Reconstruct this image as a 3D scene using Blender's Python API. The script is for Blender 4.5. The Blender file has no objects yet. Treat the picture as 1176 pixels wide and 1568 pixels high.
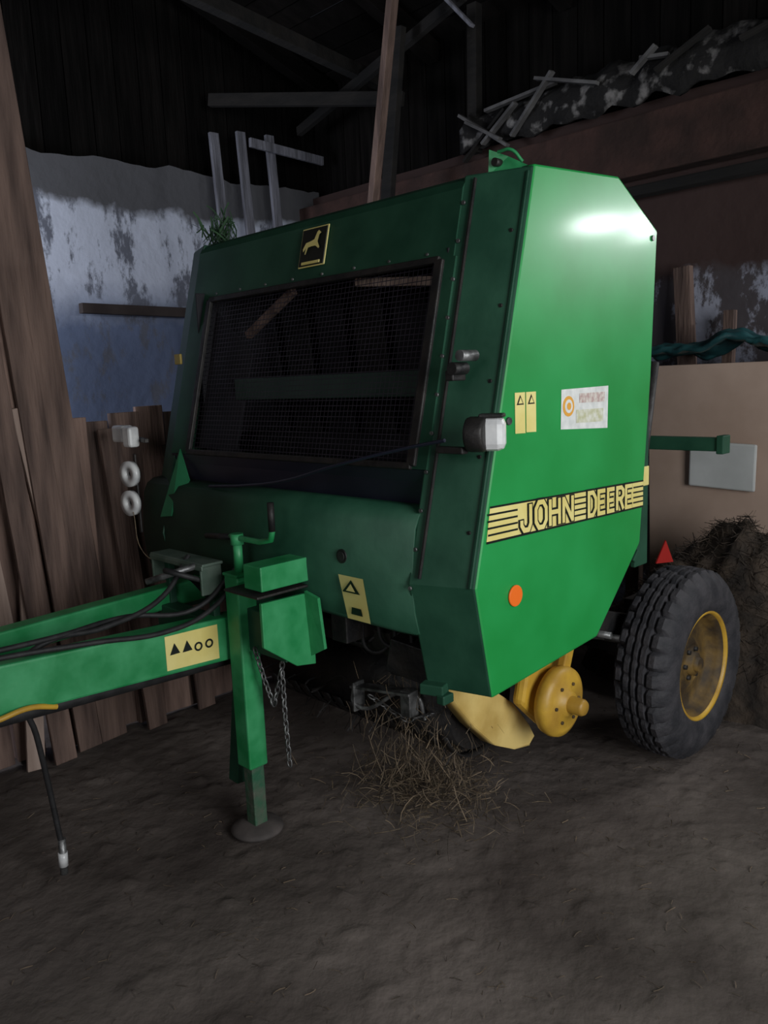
import bpy, math, random
from mathutils import Vector, Matrix, noise
random.seed(7)
S=bpy.context.scene
try: S.view_settings.view_transform='Standard'
except Exception: pass
COL=bpy.context.collection
# ---------------------------------------------------------------- materials
def mat(name,c1,c2=None,scale=8,rough=.6,metal=0,bump=0,bscale=40,stretch=(1,1,1),lo=.35,hi=.65,island=0,spec=.5,coat=0,detail=6,bdist=.02):
    m=bpy.data.materials.new(name);m.use_nodes=True;nt=m.node_tree;N=nt.nodes;L=nt.links
    b=N['Principled BSDF'];b.inputs['Roughness'].default_value=rough;b.inputs['Metallic'].default_value=metal
    b.inputs['Specular IOR Level'].default_value=spec;b.inputs['Coat Weight'].default_value=coat
    b.inputs['Coat Roughness'].default_value=.15
    tc=N.new('ShaderNodeTexCoord');mp=N.new('ShaderNodeMapping');mp.inputs['Scale'].default_value=stretch
    L.new(tc.outputs['Object'],mp.inputs[0])
    if c2 is None:
        b.inputs['Base Color'].default_value=(*c1,1)
    else:
        n=N.new('ShaderNodeTexNoise');n.inputs['Scale'].default_value=scale;n.inputs['Detail'].default_value=detail
        L.new(mp.outputs[0],n.inputs['Vector'])
        r=N.new('ShaderNodeValToRGB');r.color_ramp.elements[0].position=lo;r.color_ramp.elements[1].position=hi
        r.color_ramp.elements[0].color=(*c1,1);r.color_ramp.elements[1].color=(*c2,1)
        L.new(n.outputs['Fac'],r.inputs[0]);out=r.outputs[0]
        if island:
            g=N.new('ShaderNodeNewGeometry');mr=N.new('ShaderNodeMapRange');mr.inputs['To Min'].default_value=1-island;mr.inputs['To Max'].default_value=1+island
            L.new(g.outputs['Random Per Island'],mr.inputs['Value'])
            mx=N.new('ShaderNodeVectorMath');mx.operation='SCALE';L.new(out,mx.inputs[0]);L.new(mr.outputs[0],mx.inputs['Scale']);out=mx.outputs[0]
        L.new(out,b.inputs['Base Color'])
    if bump:
        n2=N.new('ShaderNodeTexNoise');n2.inputs['Scale'].default_value=bscale;n2.inputs['Detail'].default_value=8
        L.new(mp.outputs[0],n2.inputs['Vector'])
        bp=N.new('ShaderNodeBump');bp.inputs['Strength'].default_value=bump;bp.inputs['Distance'].default_value=bdist
        L.new(n2.outputs['Fac'],bp.inputs['Height']);L.new(bp.outputs[0],b.inputs['Normal'])
    return m
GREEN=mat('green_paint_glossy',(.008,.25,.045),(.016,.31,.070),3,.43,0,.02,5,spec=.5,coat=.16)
GREEND=mat('green_paint_dusty_shaded',(.008,.048,.026),(.018,.074,.042),6,.55,0,.05,30,spec=.35)  # same green paint, dusty, with the front's shade darkened into the colour
GREENT=mat('green_paint_frame',(.010,.21,.06),(.045,.31,.12),9,.45,0,.06,30)
DARKM=mat('dark_greasy_metal',(.012,.012,.013),(.03,.026,.024),12,.55,.3,.2,40)
BLACK=mat('black_rubber',(.008,.008,.009),(.02,.019,.02),20,.65,0,.1,60)
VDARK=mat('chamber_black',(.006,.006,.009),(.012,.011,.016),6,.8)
TIRE=mat('tyre_rubber',(.016,.016,.020),(.042,.039,.044),14,.75,0,.25,70)
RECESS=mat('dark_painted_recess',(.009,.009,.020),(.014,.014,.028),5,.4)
MESHM=mat('screen_wire',(.024,.021,.032),(.046,.040,.055),10,.5,.4)
YEL=mat('yellow_paint_dirty',(.60,.36,.04),(.38,.21,.03),7,.45,0,.1,30)
YELP=mat('yellow_paint_worn_pale',(.74,.55,.20),(.50,.33,.09),6,.4,0,.1,20)
RIM=mat('yellow_rim_dirty',(.040,.025,.011),(.20,.115,.022),9,.7,0,.15,30,(1,1,1),.42,.72)
DEC=mat('decal_yellow',(.70,.58,.18),(.80,.70,.28),6,.45)
DECB=mat('decal_black',(.006,.01,.008),None,rough=.4)
WHITE=mat('white_label',(.62,.64,.62),(.8,.8,.78),30,.4)
LENS=mat('lamp_lens',(.50,.50,.51),(.72,.72,.71),14,.25)
ORANGE=mat('orange_reflector',(.9,.17,.02),None,rough=.3)
RED=mat('red_reflector',(.30,.015,.012),None,rough=.4)
STEEL=mat('worn_steel',(.07,.07,.07),(.24,.24,.24),25,.45,.6,.15,50)
WOOD=mat('weathered_wood',(.075,.045,.037),(.27,.175,.140),3,.8,0,.5,12,(6,6,.6),.3,.7,.6)
WOODL=mat('pale_wood',(.26,.18,.145),(.44,.33,.28),3,.8,0,.4,12,(6,6,.6),.3,.7,.2)
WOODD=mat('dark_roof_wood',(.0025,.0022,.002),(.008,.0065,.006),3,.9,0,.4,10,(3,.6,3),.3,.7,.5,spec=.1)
GREYW=mat('grey_slat_wood',(.09,.09,.105),(.22,.22,.26),4,.8,0,.3,12,(6,6,.6))
STRAW=mat('straw',(.06,.043,.027),(.16,.115,.072),30,.8,island=.5)
STRAWD=mat('old_hay',(.045,.033,.024),(.12,.085,.055),12,.9,0,.8,30,island=.5)
HEAPM=mat('dark_heap_hay',(.018,.013,.010),(.055,.038,.026),9,.9,0,.8,24,island=.5)
PLY=mat('plywood',(.38,.27,.21),(.49,.36,.29),2.5,.7,0,.05,20)
TEAL=mat('teal_tarp',(.006,.03,.036),(.015,.075,.08),8,.5,0,.3,12)
PLAST=mat('grey_plastic',(.47,.48,.47),(.57,.58,.57),5,.45)
# ---------------------------------------------------------------- helpers
def empty(name,loc=(0,0,0)):
    e=bpy.data.objects.new(name,None);COL.objects.link(e);e.location=loc;e.empty_display_size=.2;return e
def obj(name,V,F,m,parent=None,smooth=False,bevel=0,solid=0):
    me=bpy.data.meshes.new(name);me.from_pydata([tuple(v) for v in V],[],F);me.update()
    o=bpy.data.objects.new(name,me);COL.objects.link(o)
    if m: me.materials.append(m)
    if smooth:
        for p in me.polygons:p.use_smooth=True
    if parent: o.parent=parent
    if solid:
        s=o.modifiers.new('s','SOLIDIFY');s.thickness=solid;s.offset=0
    if bevel:
        b=o.modifiers.new('b','BEVEL');b.width=bevel;b.segments=2;b.limit_method='ANGLE'
    return o
def boxvf(c,s,R=None):
    V=[Vector((x*s[0]/2,y*s[1]/2,z*s[2]/2)) for x in(-1,1) for y in(-1,1) for z in(-1,1)]
    if R: V=[R@v for v in V]
    V=[v+Vector(c) for v in V]
    return V,[(0,1,3,2),(4,6,7,5),(0,4,5,1),(2,3,7,6),(0,2,6,4),(1,5,7,3)]
def rotm(rx=0,ry=0,rz=0):
    return Matrix.Rotation(rz,3,'Z')@Matrix.Rotation(ry,3,'Y')@Matrix.Rotation(rx,3,'X')
def box(name,c,s,m,parent=None,R=None,bevel=.004):
    V,F=boxvf(c,s,R);return obj(name,V,F,m,parent,False,bevel)
def bar(name,p0,p1,w,h,m,parent=None,up=(0,0,1),bevel=.004):
    p0=Vector(p0);p1=Vector(p1);d=(p1-p0);L=d.length;d.normalize();u=Vector(up)
    s=d.cross(u)
    if s.length<1e-4:s=d.cross(Vector((0,1,0)))
    s.normalize();u=s.cross(d)
    R=Matrix((s,d,u)).transposed()
    return box(name,(p0+p1)/2,(w,L,h),m,parent,R,bevel)
def boxes(name,lst,m,parent=None,bevel=.004):
    V=[];F=[]
    for it in lst:
        v,f=boxvf(*it);n=len(V);V+=v;F+=[tuple(i+n for i in q) for q in f]
    return obj(name,V,F,m,parent,False,bevel)
def cyl(name,p0,p1,r,m,parent=None,seg=20,r2=None,bevel=0):
    p0=Vector(p0);p1=Vector(p1);d=(p1-p0).normalized();a=d.orthogonal().normalized();b=d.cross(a)
    r2=r if r2 is None else r2;V=[];F=[]
    for i in range(seg):
        t=2*math.pi*i/seg;q=a*math.cos(t)+b*math.sin(t);V+= [p0+q*r,p1+q*r2]
    for i in range(seg):
        j=(i+1)%seg;F.append((2*i,2*j,2*j+1,2*i+1))
    F.append(tuple(2*i for i in range(seg))[::-1]);F.append(tuple(2*i+1 for i in range(seg)))
    o=obj(name,V,F,m,parent,False,bevel)
    for p in o.data.polygons:
        if len(p.vertices)==4:p.use_smooth=True
    return o
def tube(name,pts,r,m,parent=None,cyclic=False,res=4,poly=False):
    cu=bpy.data.curves.new(name,'CURVE');cu.dimensions='3D';cu.bevel_depth=r;cu.bevel_resolution=res;cu.use_fill_caps=True;cu.resolution_u=8
    if poly:
        sp=cu.splines.new('POLY');sp.points.add(len(pts)-1)
        for i,p in enumerate(pts):sp.points[i].co=(*p,1)
    else:
        sp=cu.splines.new('BEZIER');sp.bezier_points.add(len(pts)-1)
        for i,p in enumerate(pts):
            q=sp.bezier_points[i];q.co=p;q.handle_left_type=q.handle_right_type='AUTO'
    sp.use_cyclic_u=cyclic
    t=bpy.data.objects.new('tmp',cu);COL.objects.link(t)
    dg=bpy.context.evaluated_depsgraph_get();me=bpy.data.meshes.new_from_object(t.evaluated_get(dg))
    bpy.data.objects.remove(t);me.name=name
    o=bpy.data.objects.new(name,me);COL.objects.link(o);me.materials.clear();me.materials.append(m)
    for p in me.polygons:p.use_smooth=True
    if parent:o.parent=parent
    return o
def prism(name,poly,x0,x1,m,parent=None,bevel=.006):
    n=len(poly);V=[(x0,y,z) for y,z in poly]+[(x1,y,z) for y,z in poly]
    F=[tuple(range(n)),tuple(range(2*n-1,n-1,-1))]+[(i,i+n,(i+1)%n+n,(i+1)%n) for i in range(n)]
    return obj(name,V,F,m,parent,False,bevel)
def sheet(name,prof,x0,x1,m,parent=None,th=.006,smooth=False):
    V=[];F=[]
    for y,z in prof:V+=[(x0,y,z),(x1,y,z)]
    for i in range(len(prof)-1):F.append((2*i,2*i+1,2*i+3,2*i+2))
    return obj(name,V,F,m,parent,smooth,0,th)
def lathe(name,prof,c,m,parent=None,seg=72,mod=None,smooth=True):
    V=[];F=[];n=len(prof)
    for i in range(seg):
        t=2*math.pi*i/seg
        for k,(r,x) in enumerate(prof):
            rr=r+(mod(i,k) if mod else 0)
            V.append((c[0]+x,c[1]+rr*math.cos(t),c[2]+rr*math.sin(t)))
    for i in range(seg):
        j=(i+1)%seg
        for k in range(n-1):F.append((i*n+k,j*n+k,j*n+k+1,i*n+k+1))
    o=obj(name,V,F,m,parent,smooth)
    return o
def ribbons(name,gen,n,m,parent=None,w=.003):
    V=[];F=[]
    for _ in range(n):
        p,d,L=gen();d=Vector(d).normalized();p=Vector(p)
        s=d.cross(Vector((random.uniform(-1,1),random.uniform(-1,1),random.uniform(-1,1)))).normalized()*w*random.uniform(.5,1.3)
        bend=Vector((random.uniform(-1,1),random.uniform(-1,1),random.uniform(-1,.3)))*L*.25
        b=len(V)
        for k in range(4):
            t=k/3;q=p+d*L*(t-.5)+bend*(t-.5)**2*2
            V+=[q-s,q+s]
        for k in range(3):F.append((b+2*k,b+2*k+1,b+2*k+3,b+2*k+2))
    return obj(name,V,F,m,parent)
def lerp(a,b,t):return a+(b-a)*t
# ================================================================ BALER
B=empty('round_baler')
W0=-1.87
SP=[(0,1.06),(.32,2.29),(.81,2.32),(1.09,2.17),(1.055,1.65),(.985,1.03),(.86,.91),(.68,.74),(.07,.70)]
def yf(z):return .24-(2.27-z)*.258
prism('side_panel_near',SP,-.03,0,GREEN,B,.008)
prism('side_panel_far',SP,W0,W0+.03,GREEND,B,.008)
def pillar(name,xi,xo):
    V=[];zs=[2.285,1.06,.71]
    yi=[yf(2.285),-.072,.0];yo=[.318,0,.07]
    for z,a,b in zip(zs,yi,yo):
        V+=[(xi,a,z),(xo,b,z+(0 if z>.8 else -.008)),(xo,b+.12,z),(xi,a+.25,z)]
    F=[(0,1,2,3),(11,10,9,8)]
    for k in(0,4):
        for i in range(4):
            j=(i+1)%4;F.append((k+i,k+4+i,k+4+j,k+j))
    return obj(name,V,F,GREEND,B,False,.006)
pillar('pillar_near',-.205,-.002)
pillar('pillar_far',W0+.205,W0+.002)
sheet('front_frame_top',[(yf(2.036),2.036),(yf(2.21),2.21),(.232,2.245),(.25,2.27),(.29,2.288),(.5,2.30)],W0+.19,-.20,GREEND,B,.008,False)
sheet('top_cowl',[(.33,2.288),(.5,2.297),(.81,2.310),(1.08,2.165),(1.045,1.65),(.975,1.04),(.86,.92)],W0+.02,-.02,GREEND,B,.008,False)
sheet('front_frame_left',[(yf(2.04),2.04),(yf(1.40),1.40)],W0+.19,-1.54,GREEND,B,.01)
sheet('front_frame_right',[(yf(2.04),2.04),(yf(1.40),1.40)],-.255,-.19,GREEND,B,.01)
def fr(x0,z0,x1,z1,w=.022,name='screen_edging'):
    bar(name,(x0,yf(z0)-.008,z0),(x1,yf(z1)-.008,z1),w,.018,DARKM,B,(0,-1,.25))
fr(-1.54,2.036,-.25,2.036);fr(-1.54,1.41,-.25,1.41);fr(-1.54,1.41,-1.54,2.036,.03);fr(-.25,1.41,-.25,2.036,.035)
V=[];F=[]
def wire(p,q,w,dirx):
    b=len(V);o=Vector((w,0,0)) if dirx else Vector((0,w*.25,w))
    for a in(p,q):
        V.append(Vector(a)-o);V.append(Vector(a)+o)
    F.append((b,b+1,b+3,b+2))
n=64
for i in range(n+1):
    x=-1.54+1.29*i/n;wire((x,yf(1.41)+.006,1.41),(x,yf(2.036)+.006,2.036),.0014,True)
n=34
for i in range(n+1):
    z=1.41+.626*i/n;wire((-1.54,yf(z)+.008,z),(-.25,yf(z)+.008,z),.0014,False)
obj('wire_screen',V,F,MESHM,B)
# interior
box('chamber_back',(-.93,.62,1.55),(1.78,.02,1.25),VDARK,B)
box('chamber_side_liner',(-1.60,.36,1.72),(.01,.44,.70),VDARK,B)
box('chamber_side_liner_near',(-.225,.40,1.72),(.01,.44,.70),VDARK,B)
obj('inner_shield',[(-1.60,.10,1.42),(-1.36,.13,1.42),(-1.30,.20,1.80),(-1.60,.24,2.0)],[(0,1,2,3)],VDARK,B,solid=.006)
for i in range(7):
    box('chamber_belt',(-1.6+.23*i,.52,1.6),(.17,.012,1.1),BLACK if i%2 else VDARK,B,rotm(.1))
bar('screen_cross_bar',(-1.38,.17,1.66),(-.24,.17,1.66),.03,.085,mat('grey_green_bar',(.02,.045,.037),(.035,.062,.052),8,.5),B)
bar('screen_reflection_bar',(-.70,.24,2.02),(-.28,.24,1.98),.03,.03,WOODL,B)  # both thin wooden bars are added to imitate wood reflections in the screen
bar('screen_reflection_bar',(-1.38,.24,1.88),(-1.06,.24,2.03),.03,.03,WOOD,B)
cyl('chamber_roller',(-1.58,.36,1.42),(-.25,.36,1.42),.06,VDARK,B)
# recess & lower cover
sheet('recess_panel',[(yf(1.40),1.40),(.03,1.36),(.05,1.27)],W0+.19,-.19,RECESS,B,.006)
prof=[(.06,1.285),(.01,1.28),(-.022,1.262),(-.04,1.225),(-.052,1.15),(-.06,1.06),(-.055,.97),(-.04,.90),(.0,.87)]
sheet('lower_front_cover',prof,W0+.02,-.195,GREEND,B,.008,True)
obj('cover_cheek',[(-1.60,yf(1.42)-.012,1.42),(-1.54,.005,1.29),(-1.60,-.060,1.14),(-1.68,-.066,1.13)],[(0,1,2,3)],mat('cheek_green',(.012,.12,.05),(.02,.17,.07),8,.5),B,solid=.006)
prism('chassis_core',[(.08,.92),(.08,1.25),(.5,1.25),(.95,1.2),(.82,.92),(.6,.76),(.2,.76)],W0+.06,-.05,DARKM,B)
for i in range(11):
    z=2.2-i*.115;cyl('bolt',(-.190,yf(z)+.0,z),(-.190,yf(z)-.006,z),.0065,STEEL,B,8)
for i in range(8):
    x=-1.5+i*.17;cyl('bolt',(x,yf(2.06)-.002,2.06),(x,yf(2.06)-.008,2.06),.005,STEEL,B,8)
for i in range(5):
    z=2.1-i*.22;yy=.318-(2.285-z)*.26;cyl('bolt',(-.04,yy-.012,z),(-.04,yy-.018,z),.006,DARKM,B,8)
bar('pillar_seam',(-.165,yf(2.27)+.008,2.27),(-.165,-.072+.010,1.08),.006,.010,DARKM,B,(0,-1,0),0)
bar('panel_edge_flange',(-.014,.308,2.27),(-.014,-.008,1.06),.010,.010,GREEND,B,(0,-1,0),.002)
# lamp & knob on near pillar
box('lamp_bracket',(-.05,-.03,1.47),(.10,.03,.02),DARKM,B)
cyl('lamp_housing',(.0,-.02,1.515),(.055,-.0,1.515),.05,DARKM,B,24,bevel=.01)
box('lamp_lens',(.058,.02,1.515),(.075,.06,.095),LENS,B,rotm(0,0,.5),.02)
box('lamp_cap',(.058,.02,1.566),(.07,.05,.012),DARKM,B,rotm(0,0,.5))
cyl('latch_knob',(-.06,.05,1.70),(-.06,-.01,1.70),.018,DARKM,B)
cyl('latch_stem',(-.03,.06,1.735),(-.03,-.01,1.735),.016,STEEL,B)
box('latch_plate',(-.08,.03,1.68),(.03,.06,.03),DARKM,B)
# far-side lamps and roller guides
bar('lamp_arm',(-1.84,-.05,1.46),(-1.70,-.09,1.46),.02,.02,DARKM,B)
box('far_lamp_white',(-1.93,-.08,1.485),(.10,.06,.075),LENS,B,None,.012)
box('far_lamp_white',(-1.82,-.10,1.475),(.07,.05,.09),LENS,B,None,.012)
for z,x in((1.315,-1.82),(1.185,-1.835)):
    lathe('white_guide_ring',[(.020,-.012),(.056,-.012),(.056,.012),(.020,.012),(.020,-.012)],(0,0,0),LENS,B,32).matrix_local=Matrix.Translation((x,-.12,z))@Matrix.Rotation(math.radians(-80),4,'Z')
    cyl('ring_core',(x,-.11,z),(x,-.08,z),.026,DARKM,B)
bar('ring_bracket',(-1.82,-.09,1.40),(-1.82,-.09,1.05),.02,.01,DARKM,B)
box('amber_marker',(-1.73,yf(1.80)-.008,1.80),(.05,.012,.045),mat('amber',(.35,.25,.05),None),B)
R=rotm(-math.atan(.258))
def onface(x,z,off):return (x,yf(z)-off,z)
box('emblem_border',onface(-.885,2.165,.010),(.148,.004,.148),DEC,B,R,.002)
box('emblem_plate',onface(-.885,2.165,.013),(.138,.004,.138),DECB,B,R,.002)
em=[(-.05,-.01),(-.035,.012),(-.01,.015),(.01,.02),(.022,.045),(.03,.05),(.045,.04),(.035,.034),(.03,.01),(.045,-.012),(.04,-.016),(.02,-.004),(0,-.004),(-.02,-.006),(-.03,-.03),(-.036,-.03),(-.032,-.006),(-.045,-.02)]
obj('emblem_stag',[(-.885+a,yf(2.165+b)-.019,2.170+b) for a,b in em],[tuple(range(len(em)))],DEC,B)
box('emblem_lettering',onface(-.885,2.108,.017),(.10,.003,.010),DEC,B,R,0)
obj('lift_hook',[(-.155,.30,2.28),(-.03,.34,2.29),(-.10,.33,2.33),(-.150,.30,2.355)],[(0,1,2,3)],GREENT,B,solid=.008)
cyl('lift_hook_hole',(-.125,.290,2.315),(-.125,.32,2.315),.012,DARKM,B)
tube('lift_hook_ring',[(-.11,.29,2.34),(-.06,.29,2.335),(-.035,.31,2.30)],.005,GREENT,B)
# decals on the near panel (x=0 plane)
def decal(name,pts,m,off=.0015):
    return obj(name,[(off,y,z) for y,z in pts],[tuple(range(len(pts)))],m,B)
def zb(y):return 1.19-(y-.06)*.021
def zt(y):return 1.292-(y-.06)*.030
decal('stripe_band',[(.055,zb(.055)),(1.0,zb(1)),(1.0,zt(1)),(.075,zt(.075))],DEC)
def strip(y0,y1,f0,f1,m=DECB,off=.0025):
    decal('stripe_line',[(y0,lerp(zb(y0),zt(y0),f0)),(y1,lerp(zb(y1),zt(y1),f0)),(y1,lerp(zb(y1),zt(y1),f1)),(y0,lerp(zb(y0),zt(y0),f1))],m,off)
strip(.055,1.0,-.05,.02);strip(.075,1.0,.98,1.04)
for y0,y1 in((.062,.21),(.53,.60),(.925,1.0)):
    for k in range(1,5):strip(y0,y1,k*.2-.03,k*.2+.03)
# lettering built from mitred strokes; glyph cells are 1 wide x 1 high
GL={'J':[([(.80,1),(.80,.25),(.64,.02),(.30,.02),(.12,.22),(.12,.42)],0)],
'O':[([(.10,.25),(.10,.75),(.32,1),(.68,1),(.90,.75),(.90,.25),(.68,.0),(.32,.0)],1)],
'H':[([(.12,-.04),(.12,1.04)],0),([(.88,-.04),(.88,1.04)],0),([(.12,.5),(.88,.5)],0)],
'N':[([(.12,-.04),(.12,1.04)],0),([(.88,-.04),(.88,1.04)],0),([(.16,.94),(.84,.06)],0)],
'D':[([(.12,0),(.12,1),(.60,1),(.90,.72),(.90,.28),(.60,0)],1)],
'E':[([(.90,1),(.12,1),(.12,0),(.90,0)],0),([(.12,.5),(.78,.5)],0)],
'R':[([(.12,-.04),(.12,1),(.66,1),(.88,.86),(.88,.62),(.66,.48),(.12,.48)],0),([(.50,.48),(.90,-.04)],0)]}
def strokes(P,closed,w):
    n=len(P);L=[];P=[Vector(p) for p in P]
    for i in range(n):
        a=P[i-1] if (i>0 or closed) else None;c=P[(i+1)%n] if (i<n-1 or closed) else None;b=P[i]
        d1=(b-a).normalized() if a is not None else None;d2=(c-b).normalized() if c is not None else None
        if d1 is None:d1=d2
        if d2 is None:d2=d1
        n1=Vector((-d1.y,d1.x));n2=Vector((-d2.y,d2.x));m=(n1+n2)
        if m.length<1e-4:m=n1
        m.normalize();k=w/max(.45,m.dot(n1))
        L.append((b-m*k,b+m*k))
    return L
def word(txt,y0,y1):
    cw=(y1-y0)/len(txt);H=.084
    for m,off,w in((DECB,.0035,.0148),(DEC,.0050,.0080)):
        V=[];F=[]
        for i,ch in enumerate(txt):
            for P,cl in GL[ch]:
                Q=[(y0+i*cw+p[0]*cw*.90+cw*.05,p[1]*H) for p in P]
                if not cl:
                    g=.004 if m is DECB else 0
                    a=Vector(Q[0]);b=Vector(Q[1]);q=a-(b-a).normalized()*g;Q[0]=(q.x,q.y)
                    a=Vector(Q[-1]);b=Vector(Q[-2]);q=a-(b-a).normalized()*g;Q[-1]=(q.x,q.y)
                L=strokes(Q,cl,w);bb=len(V)
                for pr in L:
                    for q in pr:
                        y=q[0];V.append((off+len(V)*1e-6,y,lerp(zb(y),zt(y),.10)+q[1]*(zt(y)-zb(y))/.104))
                k=len(L)
                for j in range(k if cl else k-1):
                    j2=(j+1)%k;F.append((bb+2*j,bb+2*j+1,bb+2*j2+1,bb+2*j2))
        obj('panel_lettering',V,F,m,B)
word('JOHN',.215,.525);word('DEERE',.605,.92)
decal('white_notice',[(.45,1.495),(.74,1.48),(.745,1.625),(.455,1.622)],WHITE)
decal('notice_print',[(.56,1.575),(.72,1.572),(.72,1.605),(.56,1.606)],mat('print_pink',(.45,.30,.28),(.7,.66,.6),60,.5),.0025)
decal('notice_print_2',[(.54,1.51),(.71,1.505),(.71,1.55),(.54,1.553)],mat('print_olive',(.5,.5,.3),(.7,.7,.62),45,.5),.0025)
OR2=mat('notice_orange',(.75,.36,.05),None,rough=.5)
cyl('notice_seal',(.001,.495,1.567),(.003,.495,1.567),.033,OR2,B,24)
cyl('notice_seal_inner',(.002,.495,1.567),(.004,.495,1.567),.022,WHITE,B,24)
cyl('notice_seal_core',(.003,.495,1.567),(.005,.495,1.567),.012,OR2,B,24)
for y0 in(.205,.262):
    decal('warning_label',[(y0,1.50),(y0+.052,1.498),(y0+.052,1.622),(y0,1.622)],DEC)
    decal('warning_triangle',[(y0+.008,1.585),(y0+.044,1.585),(y0+.026,1.615)],DECB,.0025)
    decal('warning_triangle_in',[(y0+.015,1.589),(y0+.037,1.589),(y0+.026,1.607)],DEC,.0035)
cyl('orange_reflector',(0,.19,1.00),(.008,.19,1.00),.034,ORANGE,B,28,bevel=.003)
cyl('panel_bolt',(0,1.05,2.14),(.006,1.05,2.14),.010,STEEL,B,8)
cyl('panel_bolt',(0,.17,1.54),(.008,.17,1.54),.012,STEEL,B,8)
V=[(-.525,-.068,1.045),(-.405,-.068,1.045),(-.39,-.056,.895),(-.50,-.056,.895)]
obj('cover_label',[(a,b-.004,c) for a,b,c in V],[(0,1,2,3)],DEC,B)
obj('cover_label_triangle',[(-.505,-.0745,.99),(-.42,-.0745,.99),(-.46,-.0755,1.035)],[(0,1,2)],DECB,B)
obj('cover_label_triangle_in',[(-.485,-.0765,.996),(-.44,-.0765,.996),(-.46,-.077,1.022)],[(0,1,2)],DEC,B)
obj('cover_label_print',[(-.475,-.066,.915),(-.42,-.066,.915),(-.425,-.068,.94),(-.47,-.068,.94)],[(0,1,2,3)],DECB,B)
cyl('cover_hole',(-.515,-.04,1.105),(-.515,-.067,1.105),.016,BLACK,B)
cyl('cover_hole_rim',(-.515,-.04,1.105),(-.515,-.064,1.105),.024,DARKM,B)
boxes('panel_latches',[((-.17,-.005,.715),(.08,.05,.035),rotm(0,0,.3)),((-.13,.0,.69),(.03,.05,.03),None),((-.02,.97,.98),(.03,.05,.02),rotm(.8))],GREEND,B)
# rear gate
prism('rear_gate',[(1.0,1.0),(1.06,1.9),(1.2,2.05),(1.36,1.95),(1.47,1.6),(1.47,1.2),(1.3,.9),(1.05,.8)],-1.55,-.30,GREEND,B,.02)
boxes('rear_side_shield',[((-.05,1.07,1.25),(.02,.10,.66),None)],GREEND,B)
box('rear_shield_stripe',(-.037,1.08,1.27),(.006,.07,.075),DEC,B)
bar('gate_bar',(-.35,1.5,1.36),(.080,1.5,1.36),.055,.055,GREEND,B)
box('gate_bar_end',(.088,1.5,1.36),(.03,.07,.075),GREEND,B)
obj('red_triangle',[(-.045,1.28,.985),(-.04,1.34,.885),(-.07,1.25,.89)],[(0,1,2)],RED,B,solid=.006)
cyl('gate_ram',(-.12,1.12,.9),(-.12,1.3,1.7),.025,DARKM,B)
box('axle_beam',(-.93,1.475,.45),(1.6,.10,.10),DARKM,B)
boxes('side_chassis',[((-.25,1.15,.62),(.08,.75,.12),rotm(-.3)),((-1.62,1.15,.62),(.08,.75,.12),rotm(-.3)),((-.26,1.47,.55),(.06,.16,.25),None)],DARKM,B)
for i in range(3):cyl('hydraulic_fitting',(-.26,1.02+.07*i,.62-.03*i),(-.15,1.04+.07*i,.62-.03*i),.014,STEEL if i!=1 else DARKM,B,12)
cyl('axle_spindle',(-.4,1.475,.41),(-.05,1.475,.41),.04,DARKM,B)
# ---- wheels
def wheel(xo,sgn,tag):
    K=.74
    p=[(.225,.03),(.245,.008),(.285,-.004),(.33,-.002),(.368,.012),(.390,.035),(.404,.056),
       (.409,.062),(.409,.092),(.386,.096),(.386,.110),(.413,.114),(.413,.140),(.388,.144),(.388,.158),(.415,.162),(.415,.180),(.388,.184),(.388,.198),(.413,.202),(.413,.228),(.386,.232),(.386,.246),(.409,.250),(.409,.276),
       (.405,.282),(.388,.300),(.36,.316),(.32,.325),(.27,.318),(.225,.295)]
    def mod(i,k):
        if k in(6,7,8,23,24,25) : return -.022 if i%5==0 else 0
        if k==5 or k==4: return -.012 if i%5==0 else 0
        if k in(11,12): return -.010 if (i+1)%5==0 else 0
        if k in(15,16): return -.007 if (i+2)%5==0 else 0
        if k in(19,20): return -.010 if (i+3)%5==0 else 0
        return 0
    prof=[(r,-x*sgn*K) for r,x in p]
    o=lathe('tyre_'+tag,prof,(xo,1.475,.413),TIRE,B,160,mod,True)
    o.modifiers.new('e','EDGE_SPLIT').split_angle=math.radians(35)
    rp=[(.232,.022),(.236,.03),(.222,.036),(.205,.07),(.20,.12),(.17,.13),(.12,.12),(.085,.095),(.085,.10),(.05,.098),(.05,.07),(.02,.065),(0,.065)]
    lathe('rim_'+tag,[(r,-x*sgn*K) for r,x in rp],(xo,1.475,.413),RIM,B,64)
    lathe('rim_lip_'+tag,[(.222,-.030*sgn),(.226,-.014*sgn),(.237,-.012*sgn),(.240,-.022*sgn)],(xo,1.475,.413),YEL,B,64)
    lathe('rim_back_'+tag,[(.236,-.03*sgn),(.21,-.08*sgn),(.21,-.17*sgn),(.236,-.22*sgn)],(xo,1.475,.413),RIM,B,64)
    for i in range(6):
        t=i*math.pi/3;y=1.475+.065*math.cos(t);z=.413+.065*math.sin(t)
        cyl('wheel_nut_'+tag,(xo-.09*sgn,y,z),(xo-.060*sgn,y,z),.011,DARKM,B,6)
    cyl('hub_cap_'+tag,(xo-.09*sgn,1.475,.413),(xo-.03*sgn,1.475,.413),.036,RIM,B,20,.03)
wheel(.058,1,'near');wheel(W0-.058,-1,'far')
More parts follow.
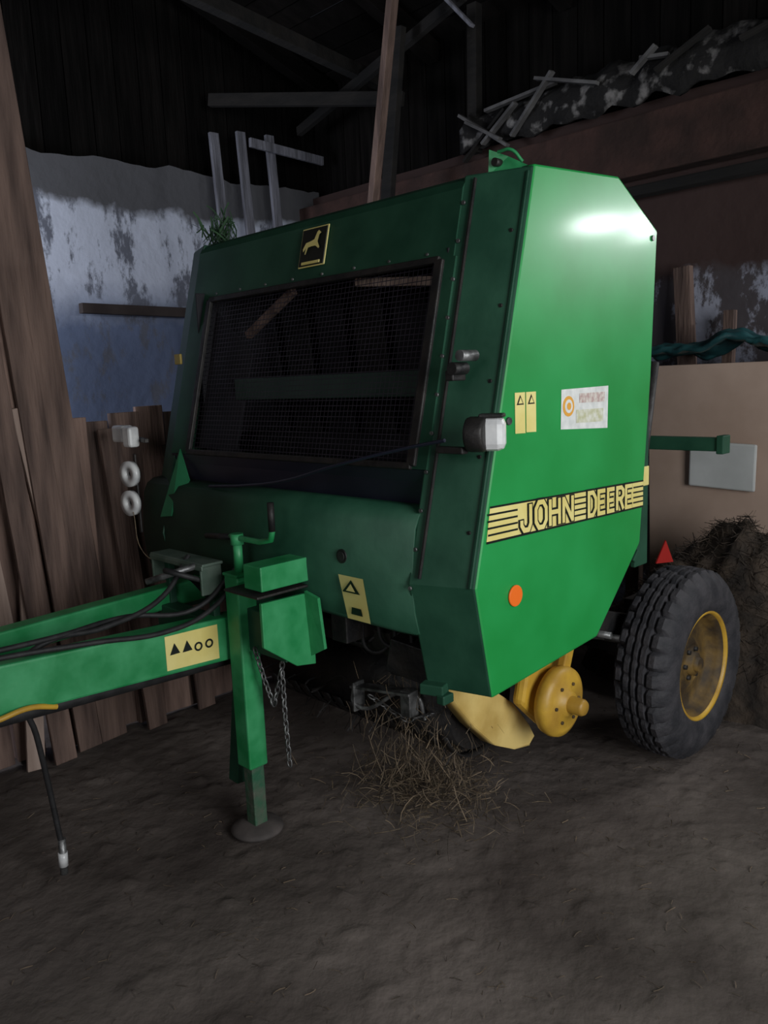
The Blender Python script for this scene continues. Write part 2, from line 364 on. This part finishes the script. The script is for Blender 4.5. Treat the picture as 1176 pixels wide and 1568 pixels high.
# ---- pickup
cyl('pickup_drum',(-1.55,.52,.42),(-.42,.52,.42),.17,DARKM,B,32)
V=[];F=[]
for q in range(15):
    x=-1.52+q*.075;n=len(V)
    for i in range(15):
        t=math.radians(20+i*16);V+=[(x,.52-.2*math.cos(t),.42-.2*math.sin(t)),(x+.05,.52-.2*math.cos(t),.42-.2*math.sin(t))]
    for i in range(14):F.append((n+2*i,n+2*i+1,n+2*i+3,n+2*i+2))
obj('pickup_stripper_bands',V,F,DARKM,B,True,0,.004)
def tines():
    a=random.uniform(0,6.28);x=random.uniform(-1.5,-.45);return (x,.52+.22*math.cos(a),.42+.22*math.sin(a)),(0,math.cos(a),math.sin(a)),.1
ribbons('pickup_tines',tines,120,DARKM,B,.003)
pts=[(.22,.615),(.34,.585),(.48,.52),(.60,.43),(.70,.31),(.735,.25),(.70,.225),(.60,.245),(.48,.305),(.36,.42),(.27,.53)]
prism('pickup_end_guard',pts,-.325,-.312,YELP,B,.004)
sheet('pickup_guard_lip',[(.22,.61),(.27,.53),(.36,.42),(.48,.305),(.60,.245),(.70,.225)],-.38,-.312,YELP,B,.005,True)
prism('pickup_arm',[(.52,.47),(.60,.74),(.84,.74),(.88,.56),(.80,.36),(.66,.34)],-.27,-.22,YEL,B,.02)
prism('pickup_arm_dark',[(.5,.6),(.55,.78),(.75,.78),(.7,.62)],-.36,-.30,RIM,B,.02)
lathe('pickup_gauge_disc',[(0,.03),(.045,.03),(.05,.015),(.105,.012),(.130,.0),(.136,-.02),(.13,-.045),(0,-.045)],(-.14,.68,.455),YEL,B,40)
lathe('pickup_disc_hub',[(0,.07),(.026,.07),(.032,.06),(.032,0)],(-.12,.68,.455),YEL,B,24)
bar('disc_stay',(-.17,.68,.46),(-.17,.80,.76),.05,.03,YEL,B,(1,0,0),.005)
for i in range(6):
    t=i*math.pi/3;cyl('disc_bolt',(-.13,.68+.075*math.cos(t),.455+.075*math.sin(t)),(-.120,.68+.075*math.cos(t),.455+.075*math.sin(t)),.007,RIM,B,6)
# ---- tongue
def rail(name,p0,p1,w,h):return bar(name,p0,p1,w,h,GREENT,B,bevel=.008)
rail('tongue_rail_near',(-1.075,-2.05,.845),(-1.075,-.04,.74),.09,.165)
rail('tongue_rail_far',(-1.20,-2.05,.85),(-1.47,.05,.85),.08,.09)
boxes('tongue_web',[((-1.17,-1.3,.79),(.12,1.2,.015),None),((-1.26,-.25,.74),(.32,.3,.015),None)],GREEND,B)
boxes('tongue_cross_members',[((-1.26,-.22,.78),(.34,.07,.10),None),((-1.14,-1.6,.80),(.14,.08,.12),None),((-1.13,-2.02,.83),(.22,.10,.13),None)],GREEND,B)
tube('hitch_eye',[(-1.13,-2.06,.83),(-1.07,-2.13,.83),(-1.13,-2.2,.83),(-1.19,-2.13,.83)],.022,STEEL,B,True)
box('hitch_frame_upper',(-.75,-.155,1.035),(.10,.21,.085),GREENT,B)
box('hitch_frame_plate',(-.80,-.17,.975),(.20,.22,.010),DARKM,B)
prism('hitch_gusset',[(-.265,.955),(-.045,.95),(-.045,.685),(-.13,.70),(-.265,.80)],-.715,-.70,GREENT,B,.003)
obj('hitch_hanger',[(-.70,-.075,.96),(-.63,-.075,.945),(-.625,-.06,.76),(-.70,-.06,.72)],[(0,1,2,3)],GREENT,B,solid=.012)
box('hitch_frame_lower',(-.85,-.12,.80),(.28,.10,.16),GREEND,B)
box('hitch_side_block',(-1.02,-.05,.88),(.16,.16,.16),GREEND,B)
zt2=lambda y:.845-(y+2.05)*.0522
XR=-1.0285
obj('tongue_label',[(XR,-.45,zt2(-.45)-.065),(XR,-.235,zt2(-.235)-.065),(XR,-.235,zt2(-.235)+.065),(XR,-.45,zt2(-.45)+.06)],[(0,1,2,3)],DEC,B)
for y0 in(-.435,-.385):
    z=zt2(y0);obj('tongue_label_triangle',[(XR+.002,y0,z-.01),(XR+.002,y0+.04,z-.01),(XR+.002,y0+.02,z+.03)],[(0,1,2)],DECB,B)
for k in range(2):lathe('tongue_label_print',[(.010,0),(.017,0)],(XR+.002,-.32+k*.045,zt2(-.3)+.0),DECB,B,16)
GG=mat('grey_green_metal',(.05,.09,.065),(.11,.15,.12),12,.5,.2,.1,40)
boxes('hose_bracket',[((-1.24,-.22,1.035),(.38,.09,.012),None),((-1.42,-.22,.98),(.012,.09,.12),None),((-1.07,-.22,.98),(.012,.09,.12),None),((-1.24,-.265,1.025),(.38,.008,.02),None)],GG,B)
boxes('hose_bracket_stays',[((-1.40,-.2,.91),(.03,.03,.2),None),((-1.09,-.2,.90),(.03,.03,.16),None)],GREEND,B)
# parking jack
JX,JY=-.965,-.165
box('jack_outer_post',(JX,JY,.63),(.082,.082,.74),GREENT,B,None,.006)
box('jack_inner_leg',(JX+.004,JY,.19),(.056,.056,.34),mat('jack_leg_paint',(.02,.10,.05),(.09,.10,.075),16,.6,0,.2,40),B,None,.004)
lathe('jack_foot',[(0,.02),(.055,.018),(.09,.006),(.10,-.004),(.10,-.012),(0,-.012)],(0,0,0),mat('dusty_foot',(.05,.042,.04),(.09,.075,.07),12,.8),B,36).matrix_local=Matrix.Translation((JX,JY,.010))@Matrix.Rotation(-math.pi/2,4,'Y')
box('jack_cap',(JX,JY,1.003),(.09,.09,.012),GREENT,B)
cyl('jack_spindle',(JX,JY,1.0),(JX,JY,1.13),.017,GREENT,B)
tube('jack_crank',[(JX-.04,JY,1.135),(JX+.14,JY,1.135),(JX+.205,JY,1.15),(JX+.215,JY,1.18),(JX+.215,JY,1.27)],.011,GREENT,B,poly=True)
cyl('jack_crank_collar',(JX,JY,1.11),(JX,JY,1.15),.024,GREENT,B)
cyl('jack_crank_grip',(JX+.215,JY,1.18),(JX+.215,JY,1.28),.012,DARKM,B)
cyl('jack_side_lever',(JX-.2,JY,1.12),(JX-.03,JY,1.135),.011,DARKM,B)
bar('tongue_rear_stand',(JX-.12,JY+.08,.72),(JX-.14,JY+.02,.14),.06,.05,GREEND,B,(0,1,0))
def chain(name,pts,parent):
    P=[Vector(p) for p in pts];V=[];F=[];k=0;step=.024
    segs=[]
    for a,b in zip(P,P[1:]):
        n=max(1,int((b-a).length/step))
        for i in range(n):segs.append((a.lerp(b,(i+.5)/n),(b-a).normalized()))
    for c,d in segs:
        s=d.cross(Vector((1,.3,.1))).normalized();t=d.cross(s)
        if k%2:s=t
        k+=1;nrm=d.cross(s);M=12;b=len(V)
        for i in range(M):
            th=2*math.pi*i/M;ctr=c+d*.017*math.cos(th)+s*.009*math.sin(th);out=(d*math.cos(th)+s*math.sin(th)).normalized()
            for j in range(5):
                ph=2*math.pi*j/5;V.append(ctr+(out*math.cos(ph)+nrm*math.sin(ph))*.0033)
        for i in range(M):
            for j in range(5):
                i2=(i+1)%M;j2=(j+1)%5;F.append((b+i*5+j,b+i2*5+j,b+i2*5+j2,b+i*5+j2))
    return obj(name,V,F,STEEL,parent,True)
chain('safety_chain',[(-.88,-.18,.74),(-.86,-.16,.62),(-.84,-.14,.52),(-.81,-.13,.62),(-.78,-.12,.74)],B)
chain('safety_chain_hanging',[(-.79,-.13,.66),(-.79,-.13,.5),(-.78,-.13,.30)],B)
chain('pto_chain',[(-.75,.25,.46),(-.6,.3,.38),(-.5,.35,.42)],B)
tube('pto_hook',[(-.80,.22,.50),(-.80,.22,.42),(-.55,.30,.50),(-.52,.32,.40)],.008,STEEL,B)
boxes('hitch_bracket_low',[((-.68,.26,.50),(.30,.06,.012),rotm(0,-.1,.1)),((-.80,.24,.45),(.012,.06,.12),None),((-.56,.28,.47),(.05,.05,.10),None)],STEEL,B)
tube('guide_wheel_ring',[(-1.42+.11*math.cos(t),-.05+.02*math.cos(t),.62+.11*math.sin(t)) for t in [i*math.pi/6 for i in range(12)]],.011,STEEL,B,True)
cyl('guide_wheel_hub',(-1.42,-.07,.62),(-1.42,-.02,.62),.03,DARKM,B)
bar('guide_wheel_arm',(-1.42,-.03,.62),(-1.15,-.03,.66),.03,.03,DARKM,B)
cyl('pto_shaft',(-1.14,-1.7,.70),(-1.10,.15,.64),.03,BLACK,B)
boxes('underbody_parts',[((-.75,.2,.76),(.5,.12,.10),rotm(.3)),((-.45,.25,.70),(.2,.15,.14),rotm(.2,.1,.4)),((-1.3,.3,.72),(.5,.2,.2),None),((-.33,.1,.74),(.2,.08,.12),rotm(0,.2,.3)),((-.62,.1,.82),(.08,.2,.1),None)],DARKM,B)
for i in range(7):
    x=-.75+i*.08;tube('underbody_hose',[(x,.08,.86),(x+.03,.10,.76-.02*(i%3)),(x+.10,.16,.78),(x+.16,.2,.88)],.007,BLACK,B)
# hydraulic hoses
tube('hydraulic_hose',[(-1.20,-.23,1.05),(-1.15,-.38,.93),(-1.11,-.62,.885),(-1.09,-.85,.885),(-1.08,-.93,.83),(-1.13,-.88,.58),(-1.18,-.84,.35),(-1.19,-.82,.16)],.0095,BLACK,B)
cyl('hose_coupling',(-1.19,-.82,.03),(-1.19,-.815,.16),.013,STEEL,B,12)
cyl('hose_coupling_collar',(-1.19,-.819,.06),(-1.19,-.817,.11),.016,LENS,B,12)
tube('hydraulic_hose',[(-1.03,-.10,.98),(-1.02,-.28,.87),(-1.01,-.45,.845),(-1.02,-.70,.87),(-1.04,-.95,.89),(-1.04,-1.3,.91)],.009,BLACK,B)
tube('hydraulic_hose',[(-1.05,-.12,1.0),(-1.07,-.30,.88),(-1.15,-.52,.89),(-1.09,-.80,.90),(-1.08,-1.3,.915)],.009,BLACK,B)
tube('hydraulic_hose',[(-1.08,-.15,.93),(-1.14,-.35,1.02),(-1.25,-.20,.95),(-1.3,-.1,.85)],.010,BLACK,B)
tube('yellow_hose',[(-1.01,-1.3,.73),(-1.01,-1.04,.715),(-1.02,-.93,.72),(-1.04,-.84,.69)],.009,YEL,B)
cyl('actuator_rod',(-1.22,-.40,.98),(-1.10,-.26,1.03),.012,STEEL,B)
tube('twine',[(-1.8,-.13,1.15),(-1.72,-.14,.98),(-1.6,-.08,.92)],.002,STRAW,B)
tube('control_cord',[(-1.35,-.02,1.28),(-1.1,-.03,1.30),(-.8,-.06,1.34),(-.5,-.08,1.41),(-.22,-.06,1.47),(-.05,-.06,1.50)],.0055,mat('blue_black_cord',(.012,.014,.03),None,rough=.4),B)
def g1():
    return (random.gauss(-.60,.11),random.gauss(.42,.10),random.gauss(.33,.13)),(random.gauss(0,.6),random.gauss(0,.6),-1),random.uniform(.04,.15)
ribbons('hay_caught_in_pickup',g1,1000,STRAW,B,.0014)
def g5():
    x=random.gauss(-.66,.17);y=random.gauss(.45,.14)
    return (x,y,abs(random.gauss(.02,.035))+.005),(random.gauss(0,1),random.gauss(0,1),random.gauss(0,.4)),random.uniform(.03,.11)
ribbons('hay_below_pickup',g5,1200,STRAW,B,.0014)
def g2():
    return (random.gauss(-1.62,.04),random.gauss(.30,.03),random.gauss(2.33,.035)),(random.gauss(0,.6),random.gauss(0,.6),1),random.uniform(.04,.12)
ribbons('grass_on_top',g2,120,mat('green_hay',(.015,.05,.02),(.03,.08,.03),20,.8),B,.003)
# ================================================================ ROOM
def grid(name,x0,x1,y0,y1,n,m,hf,parent=None):
    V=[];F=[]
    for i in range(n+1):
        for j in range(n+1):
            x=lerp(x0,x1,i/n);y=lerp(y0,y1,j/n);V.append((x,y,hf(x,y)))
    for i in range(n):
        for j in range(n):
            a=i*(n+1)+j;F.append((a,a+n+1,a+n+2,a+1))
    return obj(name,V,F,m,parent,True)
DIRT=mat('packed_dirt',(.046,.036,.032),(.165,.137,.122),1.3,.95,0,.5,14,(1,1,1),.33,.70,spec=.2,detail=15,bdist=.025)
def fh(x,y):
    v=noise.noise(Vector((x*1.3,y*1.3,0)))*.014+noise.noise(Vector((x*4,y*4,3)))*.007+max(0,noise.noise(Vector((x*17,y*17,7)))-.2)*.026
    return v-.016
FL=grid('floor',-4.4,4.2,-4.2,3.2,340,DIRT,fh)
def wallmat(name,c_pl,c_low,c_dirty,c_top,z0,z1,zl,zh,lo,hi,st):
    m=bpy.data.materials.new(name);m.use_nodes=True;nt=m.node_tree;N=nt.nodes;L=nt.links;b=N['Principled BSDF'];b.inputs['Roughness'].default_value=.85
    tc=N.new('ShaderNodeTexCoord');mp=N.new('ShaderNodeMapping');mp.inputs['Scale'].default_value=st;L.new(tc.outputs['Object'],mp.inputs[0])
    n1=N.new('ShaderNodeTexNoise');n1.inputs['Scale'].default_value=2.2;n1.inputs['Detail'].default_value=9;n1.inputs['Roughness'].default_value=.6
    n2=N.new('ShaderNodeTexNoise');n2.inputs['Scale'].default_value=4.5;n2.inputs['Detail'].default_value=14;n2.inputs['Roughness'].default_value=.72
    n3=N.new('ShaderNodeTexNoise');n3.inputs['Scale'].default_value=9;n3.inputs['Detail'].default_value=5
    L.new(tc.outputs['Object'],n1.inputs['Vector']);L.new(mp.outputs[0],n2.inputs['Vector']);L.new(tc.outputs['Object'],n3.inputs['Vector'])
    sx=N.new('ShaderNodeSeparateXYZ');L.new(tc.outputs['Object'],sx.inputs[0])
    def mix(f,A,Bv):
        x=N.new('ShaderNodeMix');x.data_type='RGBA';L.new(f,x.inputs['Factor'])
        for s,v in(('A',A),('B',Bv)):
            if isinstance(v,tuple):x.inputs[s].default_value=(*v,1)
            else:L.new(v,x.inputs[s])
        return x.outputs['Result']
    def rng(src,a,bb):
        r=N.new('ShaderNodeMapRange');r.inputs['From Min'].default_value=a;r.inputs['From Max'].default_value=bb;L.new(src,r.inputs['Value']);return r.outputs[0]
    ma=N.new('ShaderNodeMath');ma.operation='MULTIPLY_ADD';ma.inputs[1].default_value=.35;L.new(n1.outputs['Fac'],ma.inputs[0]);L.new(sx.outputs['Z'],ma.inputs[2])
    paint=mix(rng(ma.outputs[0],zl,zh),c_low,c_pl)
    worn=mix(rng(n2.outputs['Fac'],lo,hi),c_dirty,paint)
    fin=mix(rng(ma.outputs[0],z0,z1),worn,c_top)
    L.new(fin,b.inputs['Base Color'])
    bp=N.new('ShaderNodeBump');bp.inputs['Strength'].default_value=.25;bp.inputs['Distance'].default_value=.03;L.new(n3.outputs['Fac'],bp.inputs['Height']);L.new(bp.outputs[0],b.inputs['Normal'])
    return m
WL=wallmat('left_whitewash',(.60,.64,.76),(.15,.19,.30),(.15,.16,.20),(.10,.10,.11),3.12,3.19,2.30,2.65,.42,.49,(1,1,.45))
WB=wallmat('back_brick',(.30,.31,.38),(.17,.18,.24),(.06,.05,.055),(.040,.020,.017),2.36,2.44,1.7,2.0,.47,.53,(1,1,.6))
def wallgrid(name,fn,n1,n2,m):
    V=[];F=[]
    for i in range(n1+1):
        for j in range(n2+1):V.append(fn(i/n1,j/n2))
    for i in range(n1):
        for j in range(n2):
            a=i*(n2+1)+j;F.append((a,a+n2+1,a+n2+2,a+1))
    return obj(name,V,F,m,None,True)
def lf(u,v):
    y=lerp(-4.2,3.1,u);top=3.30+.05*noise.noise(Vector((y*2,0,0)))+.03*noise.noise(Vector((y*7,0,0)));z=lerp(0,top,v)
    return (-4.2+.03*noise.noise(Vector((y*1.5,z*1.5,2))),y,z)
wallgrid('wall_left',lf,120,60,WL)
def bf(u,v):
    x=lerp(-4.3,4.2,u);top=3.25;z=lerp(0,top,v)
    return (x,3.02+.03*noise.noise(Vector((x*1.5,z*1.5,5))),z)
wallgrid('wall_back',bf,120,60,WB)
DB=mat('dark_boards',(.0025,.0022,.002),(.007,.006,.0055),4,.9,0,.3,10,(6,6,.5),island=.4,spec=.1)
boxes('wall_right',[((4.25,-.5,3.2),(.1,7.6,6.4),None)],DB)
boxes('wall_front',[((0,-4.3,3.5),(8.8,.1,7),None)],DB)
boxes('wall_gable_left',[((-4.33,-4.1+i*.19,4.9),(.04,.18,3.4),None) for i in range(39)],DB,None,0)
boxes('wall_gable_back',[((-4.2+i*.19,3.20,3.9),(.18,.04,1.6),None) for i in range(46)],DB,None,0)
sl=.33
lst=[]
for i in range(47):
    y=-4.3+i*.165
    z=4.15+(3.25-y)*sl
    lst.append(((0,y,z),(9,.15,.025),rotm(-math.atan(sl)+random.uniform(-.03,.03),0,0)))
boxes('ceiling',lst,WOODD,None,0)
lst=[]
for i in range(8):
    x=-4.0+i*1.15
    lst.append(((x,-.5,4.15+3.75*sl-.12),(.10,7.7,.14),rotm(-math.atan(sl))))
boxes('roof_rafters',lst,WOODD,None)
RB=mat('beam_wood',(.0035,.003,.003),(.013,.0105,.009),3,.9,0,.4,10,(.6,3,3))
boxes('roof_tie_beams',[((-3.0,1.2,3.98),(.08,3.4,.09),rotm(-.05,0,.1)),((-3.4,2.3,3.72),(1.6,.05,.09),rotm(0,.15,.4)),((-3.0,2.6,3.85),(2.2,.05,.07),rotm(0,-.1,-.2))],RB,None)
LED=mat('peeling_ledge',(.008,.007,.007),(.19,.18,.175),6,.9,0,.7,14,(1.6,1,1.6),.53,.64,detail=12)
V=[];F=[];n=160
rows=[(2.88,3.22),(2.86,3.30),(2.88,3.38),(2.95,3.47)]
for i in range(n+1):
    x=lerp(-2.35,4.2,i/n)
    for k,(y,z) in enumerate(rows):
        V.append((x,y+.08*noise.noise(Vector((x*5,k,1))),z+.06*noise.noise(Vector((x*7,k*2,9)))))
for i in range(n):
    for k in range(3):
        a=i*4+k;F.append((a,a+4,a+5,a+1))
obj('wall_ledge',V,F,LED,None,True,0,.04)
DP=empty('roof_debris')
DGW=mat('dusty_lath',(.06,.057,.058),(.16,.155,.155),6,.8)
for i in range(18):
    x=random.uniform(-2.2,.6);z=random.uniform(3.26,3.46);an=random.choice((-1,1,1))*random.uniform(.05,.7);L=random.uniform(.15,.55)
    dx=math.cos(an)*L/2;dz=math.sin(an)*L/2
    bar('lath',(x-dx,2.80+random.uniform(-.03,.03),z-dz),(x+dx,2.80+random.uniform(-.03,.03),z+dz),.02,.045,DGW if i%3 else RB,DP,(0,1,0),.002)
box('lintel_beam',(-.2,2.93,2.98),(8.0,.12,.34),mat('red_brick_lintel',(.028,.014,.011),(.060,.028,.022),5,.9,0,.5,20),None,None,.01)
box('lintel_beam.001',(-.2,2.90,2.72),(8.0,.10,.06),RB,None,None,.01)
bar('leaning_timber',(-2.98,2.0,.0),(-2.12,2.0,4.1),.05,.06,WOOD,None,(0,1,0))
bar('leaning_timber.001',(-3.0,2.3,.0),(-2.40,2.3,3.9),.09,.05,RB,None,(0,1,0))
bar('leaning_timber.002',(-1.0,2.80,.0),(-.96,2.80,2.30),.09,.06,WOOD,None,(0,1,0))
bar('leaning_timber.003',(-.75,2.88,2.25),(-.60,2.88,.0),.10,.05,WOOD,None,(0,1,0))
bar('leaning_timber.004',(-.48,2.86,.0),(-.46,2.86,1.98),.06,.05,WOOD,None,(0,1,0))
bar('roof_strut',(-2.28,2.9,3.2),(-2.26,2.9,4.15),.08,.07,RB,None,(0,1,0))
bar('roof_strut.001',(-2.2,2.3,4.15),(-1.80,2.3,3.72),.02,.04,GREYW,None,(0,1,0))
P=empty('slatted_frame')
for y,z0,z1 in((1.95,2.6,3.58),(2.2,2.6,3.63),(2.48,2.7,3.65)):
    bar('slat',(-4.02,y+.03,z0),(-4.05,y,z1),.08,.03,GREYW,P,(1,0,0))
bar('slat_rail',(-4.0,2.25,3.55),(-4.0,3.0,3.52),.03,.07,GREYW,P)
bar('slat_rail_low',(-4.0,1.9,2.75),(-4.0,2.9,2.75),.03,.09,GREYW,P)
bar('wall_shelf_rail',(-4.12,.80,2.25),(-4.12,1.75,2.24),.06,.07,mat('brown_rail',(.03,.02,.018),(.06,.045,.04),4,.8),None)
# plank partition
lst=[]
y=-1.7
while y<-.46:
    w=random.uniform(.10,.15);lst.append(((-2.25+random.uniform(-.03,.03),y+w/2-.06,1.95),(.03,w-.008,3.9),rotm(.045+random.uniform(-.012,.012),0,random.uniform(-.12,.12))));y+=w
y=-.36
while y<2.6:
    w=random.uniform(.10,.15);h=1.56+random.uniform(-.05,.06);lst.append(((-2.25+random.uniform(-.03,.02),y+w/2,h/2+.0),(.03,w+.006,h),rotm(random.uniform(-.02,.02),0,random.uniform(-.12,.12))));y+=w
PP=empty('plank_partition')
boxes('boards',lst,WOOD,PP,.003)
boxes('rails',[((-2.31,.5,.5),(.06,4.4,.10),None),((-2.31,.5,1.3),(.06,4.4,.10),None),((-2.32,-.52,1.95),(.10,.10,3.9),None)],WOOD,PP)
bar('pale_board',(-2.19,-.42,1.62),(-2.19,-.30,.70),.085,.025,WOODL,PP,(1,0,0))
bar('pale_board_2',(-2.18,-.66,1.20),(-2.18,-.58,.3),.12,.025,WOODL,PP,(1,0,0))
bar('leaning_board',(-2.17,-.15,.0),(-2.2,-.40,3.6),.13,.025,WOOD,PP,(1,0,0))
bar('leaning_board_2',(-2.12,.06,.0),(-2.2,-.02,1.50),.10,.025,WOOD,PP,(1,0,0))
bar('leaning_board_3',(-2.10,-.42,.0),(-2.2,-.52,1.9),.10,.025,WOOD,PP,(1,0,0))
bar('leaning_board_4',(-2.12,-.55,.0),(-2.19,-.46,.9),.08,.02,WOODL,PP,(1,0,0))
bar('leaning_board_5',(-2.14,.36,.0),(-2.2,.30,1.4),.10,.02,WOOD,PP,(1,0,0))
bar('leaning_board_6',(-2.15,-.28,.0),(-2.21,-.50,3.7),.11,.025,WOOD,PP,(1,0,0))
# plywood panel, tarp, plastic board, hay heap
box('plywood_panel',(.05,2.72,.86),(1.8,.03,1.66),PLY,None,rotm(.04),.004)
def tf(u,v):
    x=lerp(-.84,.6,u);a=lerp(-.6,1.0,v)
    y=2.60+a*.16;z=1.80-abs(a)**2*.05+.03*noise.noise(Vector((x*5,a*3,0)))+.025*noise.noise(Vector((x*14,a*6,4)))+.06*math.exp(-((x+.33)/.12)**2)
    return (x,y,z)
o=wallgrid('folded_tarp',tf,70,20,TEAL);s=o.modifiers.new('s','SOLIDIFY');s.thickness=.03
box('plastic_board',(-.40,2.66,1.13),(.37,.02,.26),PLAST,None,rotm(.06,.04,0),.03)
def hf(x,y):
    r=((x+.05)/.95)**2+((y-2.28)/.34)**2
    return max(-.03,(1-r)*.85+.10*noise.noise(Vector((x*4,y*4,1)))+.06*noise.noise(Vector((x*12,y*12,1))) if r<1.05 else -.03)
HP=empty('hay_heap')
grid('heap_core',-1.05,.95,1.93,2.62,90,HEAPM,lambda x,y:hf(x,y),HP)
def g3():
    while True:
        x=random.uniform(-.95,.9);y=random.uniform(1.98,2.55);z=hf(x,y)
        if z>0:break
    return (x,y,z+.01),(random.gauss(0,1),random.gauss(0,.4),random.gauss(0,.5)),random.uniform(.04,.12)
ribbons('heap_straws',g3,5000,HEAPM,HP,.0018)
def g4():
    x=random.uniform(-2.0,3);y=random.uniform(-2.0,1.85)
    return (x,y,fh(x,y)+.006),(random.gauss(0,1),random.gauss(0,1),random.gauss(0,.08)),random.uniform(.012,.045)
ribbons('straw_litter',g4,3000,STRAWD,FL,.0012)
# ================================================================ LIGHT
w=bpy.data.worlds.new('w');S.world=w;w.use_nodes=True
w.node_tree.nodes['Background'].inputs[0].default_value=(.55,.62,.8,1);w.node_tree.nodes['Background'].inputs[1].default_value=.03
def area(name,loc,tgt,size,P,col,sy=None):
    l=bpy.data.lights.new(name,'AREA');l.size=size;l.energy=P;l.color=col
    if sy:l.shape='RECTANGLE';l.size_y=sy
    o=bpy.data.objects.new(name,l);COL.objects.link(o);o.location=loc
    o.rotation_euler=(Vector(tgt)-Vector(loc)).to_track_quat('-Z','Y').to_euler();return o
area('door_daylight',(3.9,-.6,1.9),(0,.3,1.1),2.0,152,(.96,.99,1),2.2)
area('window_daylight',(1.30,2.85,2.57),(0,.6,1.7),.26,11,(.95,.98,1),.07)
area('panel_glint_light',(.99,2.85,2.51),(0,.9,1.9),.12,6,(.95,.98,1),.16)  # small added light that makes the second glint at the panel's rear edge
area('front_opening_daylight',(1.6,-4.0,2.4),(-.8,0,.8),1.4,30,(.98,.98,1))
area('left_wall_fill',(-3.1,-2.2,2.4),(-4.2,1.4,2.6),1.2,72,(.82,.88,1))  # unseen bluish light added beyond the planks to brighten the left wall
# ================================================================ CAMERA
a,t,r,f=.796,.163,.041,1238.362
Fw=Vector((-math.sin(a)*math.cos(t),math.cos(a)*math.cos(t),-math.sin(t)))
R0=Vector((math.cos(a),math.sin(a),0));D0=Vector((math.sin(a)*math.sin(t),-math.cos(a)*math.sin(t),-math.cos(t)))
Rr=R0*math.cos(r)+D0*math.sin(r);Dd=-R0*math.sin(r)+D0*math.cos(r)
M=Matrix((Rr,-Dd,-Fw)).transposed().to_4x4();M.translation=(1.462,-1.792,1.679)
cd=bpy.data.cameras.new('camera');cam=bpy.data.objects.new('camera',cd);COL.objects.link(cam);cam.matrix_world=M
cd.sensor_fit='VERTICAL';cd.sensor_height=24;cd.lens=24*f/1568;cd.clip_start=.05
S.camera=cam
